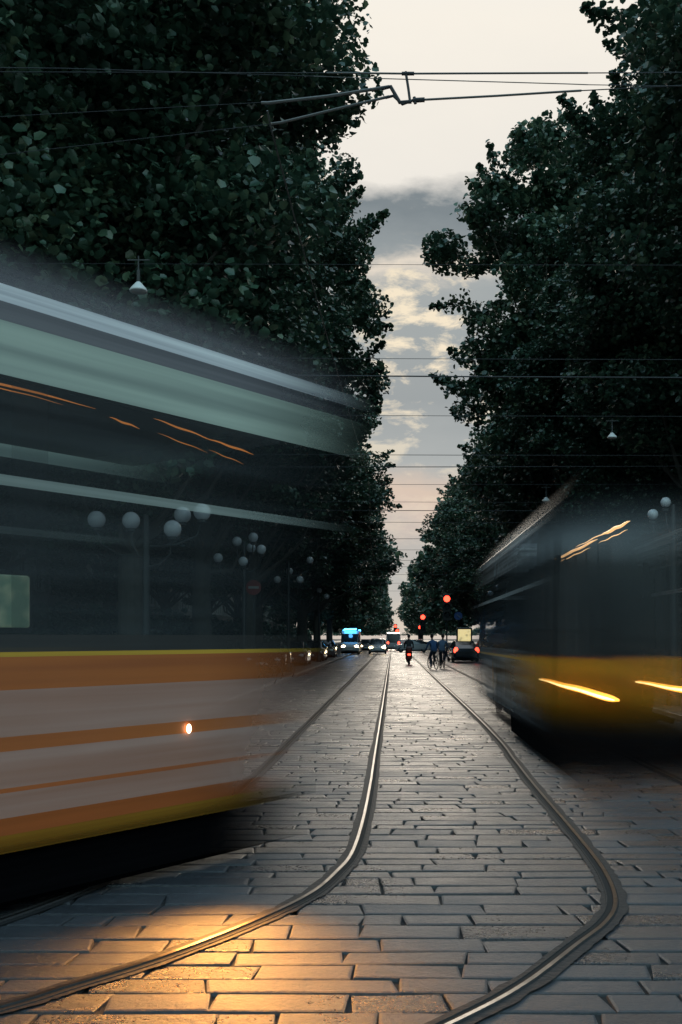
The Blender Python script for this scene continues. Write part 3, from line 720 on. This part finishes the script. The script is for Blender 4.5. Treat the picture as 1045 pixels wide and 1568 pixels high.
# ------------------------------------------------------------------ people and two-wheelers
def bicycle(x,y,rot,name='bicycle',col=(.05,.06,.07),lean=0,lamp=False):
    p=empty(name,(x,y,0),rot); p.rotation_euler=(0,lean,rot)
    m=MB()
    for yy in(-.52,.52):
        m.torus((0,yy,.34),.32,.024,'x',28,6,0); m.lathe((-.04,yy,.34),[(.03,0),(.03,.08)],8,1,'x')
        for k in range(10):
            t=PI*k/10; m.tube([(0,yy-.3*math.cos(t),.34-.3*math.sin(t)),(0,yy+.3*math.cos(t),.34+.3*math.sin(t))],.002,4,1)
    m.obj('wheels',[M_black,M_dark],p)
    m=MB(); bb=(0,-.05,.30); st=(0,-.18,.80); hd=(0,.36,.80)
    for q in((bb,st),(bb,(0,.40,.62)),(st,hd),(st,(0,-.52,.34)),(bb,(0,-.52,.34)),(hd,(0,.52,.34)),((0,.34,.80),(0,.33,1.0))): m.tube(q,.018,6)
    m.tube([(-.28,.25,1.0),(-.1,.35,1.02),(.1,.35,1.02),(.28,.25,1.0)],.014,6)
    m.tube([st,(0,-.19,.88)],.014,6); m.box(-.07,.07,-.34,-.06,.87,.92,0,.02)
    m.lathe((-.02,-.05,.30),[(.09,0),(.09,.02)],14,0,'x'); m.tube([(-.11,-.05,.14),(0,-.05,.30),(.11,-.05,.46)],.012,6)
    m.box(-.06,.06,-.62,-.24,.70,.72); m.obj('frame',[mat('bike_paint',col,.45,.1)],p)
    if lamp: m=MB(); m.sphere((0,-.66,.66),.03); m.obj('tail_lamp',[M_tail],p)
    return p
def figure(name,x,y,rot,J,E_,shirt,trous,hair,headpos,helmet=None):
    p=empty(name,(x,y,0),rot)
    keys=list(J); me=bpy.data.meshes.new('body'); me.from_pydata([J[k][0] for k in keys],[(keys.index(a),keys.index(b)) for a,b in E_],[])
    o=bpy.data.objects.new('body',me); link(o,p)
    sk=o.modifiers.new('skin','SKIN')
    if not me.skin_vertices: me.skin_vertices.new()
    for i,k in enumerate(keys):
        d=me.skin_vertices[0].data[i]; r=J[k][1]; d.radius=(r,r); d.use_root=(k=='pelvis')
    ss=o.modifiers.new('sub','SUBSURF'); ss.levels=1; ss.render_levels=2
    m,t,N,L=nt(name+'_clothes'); ou=N.new('ShaderNodeOutputMaterial'); q=N.new('ShaderNodeBsdfPrincipled'); L.new(q.outputs[0],ou.inputs[0]); tc=N.new('ShaderNodeTexCoord'); sp=N.new('ShaderNodeSeparateXYZ'); L.new(tc.outputs['Object'],sp.inputs[0])
    cr=N.new('ShaderNodeValToRGB'); cr.color_ramp.interpolation='CONSTANT'; L.new(math_(t,'DIVIDE',sp.outputs['Z'],2),cr.inputs[0])
    el=cr.color_ramp.elements; el[0].position=0; el[0].color=(.02,.02,.02,1); el[1].position=.075; el[1].color=(*trous,1)
    z=el.new(.48); z.color=(*shirt,1); z=el.new(.755); z.color=(.32,.19,.13,1)
    L.new(cr.outputs[0],q.inputs['Base Color']); q.inputs['Roughness'].default_value=.8; me.materials.append(m)
    m=MB(); h=headpos
    m.sphere((h[0],h[1],h[2]),.105,16,0,(.78,.95,1.15)); m.sphere((h[0],h[1]+.1,h[2]-.02),.02,8,0,(.7,1,1.1))
    for sx in(-1,1): m.sphere((h[0]+sx*.082,h[1],h[2]-.01),.025,8,0,(.4,.7,1)); m.sphere((h[0]+sx*.03,h[1]+.088,h[2]+.005),.011,6,1)
    m.box(h[0]-.022,h[0]+.022,h[1]+.088,h[1]+.097,h[2]-.062,h[2]-.055,2)
    m.sphere((h[0],h[1]-.015,h[2]+.03),.115,16,1 if not helmet else 3,(.82,.95,1.02))
    m.obj('head',[mat('skin',(.34,.2,.14),.6),mat('hair',hair,.7),M_sr,mat('helmet',helmet or (.1,.1,.1),.3)],p,smooth=True)
    return p
def pose(ride=True):
    J={'pelvis':((0,-.16,.96),.14),'spine':((0,-.06,1.16),.125),'chest':((0,.06,1.34),.14),'neck':((0,.13,1.48),.055),'hd':((0,.17,1.60),.06)}
    E_=[('pelvis','spine'),('spine','chest'),('chest','neck'),('neck','hd')]
    kn=((.12,.26,.80),(.11,.10,.44),(.11,.24,.41)) , ((-.12,.16,.62),(-.11,-.04,.20),(-.11,.12,.16))
    for s,n,(k,a,tq) in((1,'r',kn[0]),(-1,'l',kn[1])):
        J['hip'+n]=((s*.1,-.13,.93),.1); J['kn'+n]=(k,.068); J['an'+n]=(a,.042); J['toe'+n]=(tq,.038)
        E_+=[('pelvis','hip'+n),('hip'+n,'kn'+n),('kn'+n,'an'+n),('an'+n,'toe'+n)]
        J['sh'+n]=((s*.19,.07,1.40),.062); J['el'+n]=((s*.27,.16,1.17),.043); J['wr'+n]=((s*.27,.24,1.05),.028); J['pa'+n]=((s*.27,.30,1.035),.03)
        E_+=[('chest','sh'+n),('sh'+n,'el'+n),('el'+n,'wr'+n),('wr'+n,'pa'+n)]
        for f in range(4):
            J['f%d%s'%(f,n)]=((s*(.24+.02*f),.36-.006*abs(f-1),1.02),.009); J['g%d%s'%(f,n)]=((s*(.24+.02*f),.355,.985),.008); E_+=[('pa'+n,'f%d%s'%(f,n)),('f%d%s'%(f,n),'g%d%s'%(f,n))]
        J['th'+n]=((s*.225,.31,1.0),.010); E_.append(('pa'+n,'th'+n))
    return J,E_
J,E_=pose()
for x,y,sh,tt,rt in((2.05,50.5,(.06,.14,.32),(.03,.05,.09),.28),(2.62,52.5,(.12,.19,.30),(.04,.06,.10),-.22)):
    bicycle(x,y,rt); figure('cyclist',x,y,rt,J,E_,sh,tt,(.03,.02,.015),(0,.19,1.69))
x,y=.98,60
p=empty('motor_scooter',(x,y,0)); m=MB()
for yy in(-.6,.62): m.torus((0,yy,.24),.17,.065,'x',20,8,0)
m.box(-.17,.17,-.85,-.1,.32,.72,1,.08); m.box(-.16,.16,-.12,.35,.22,.3,1,.03); m.box(-.2,.2,.33,.45,.3,.95,1,.05); m.tube([(0,.62,.24),(0,.42,.95)],.03,8,1); m.tube([(-.32,.3,1.02),(0,.38,1.04),(.32,.3,1.02)],.018,6,0); m.box(-.15,.15,-.82,-.1,.72,.80,0,.04); m.box(-.19,.19,-1.0,-.72,.82,1.1,1,.06); m.box(-.1,.1,.36,.5,.9,1.02,0,.03)
m.obj('chassis',[M_black,mat('scooter_paint',(.10,.012,.014),.3)],p)
m=MB(); m.sphere((0,-.88,.62),.07,sq=(1.4,.5,.8)); m.obj('tail_lamp',[M_red],p)
figure('scooter_rider',x,y-.05,0,J,E_,(.02,.02,.025),(.02,.02,.03),(.02,.02,.02),(0,.19,1.69),helmet=(.03,.03,.035))
for bx,by in((-4.7,30),(-4.6,33),(-4.75,36),(-4.5,39)): bicycle(bx,by,random.uniform(.9,1.5),col=(.02,.02,.02))
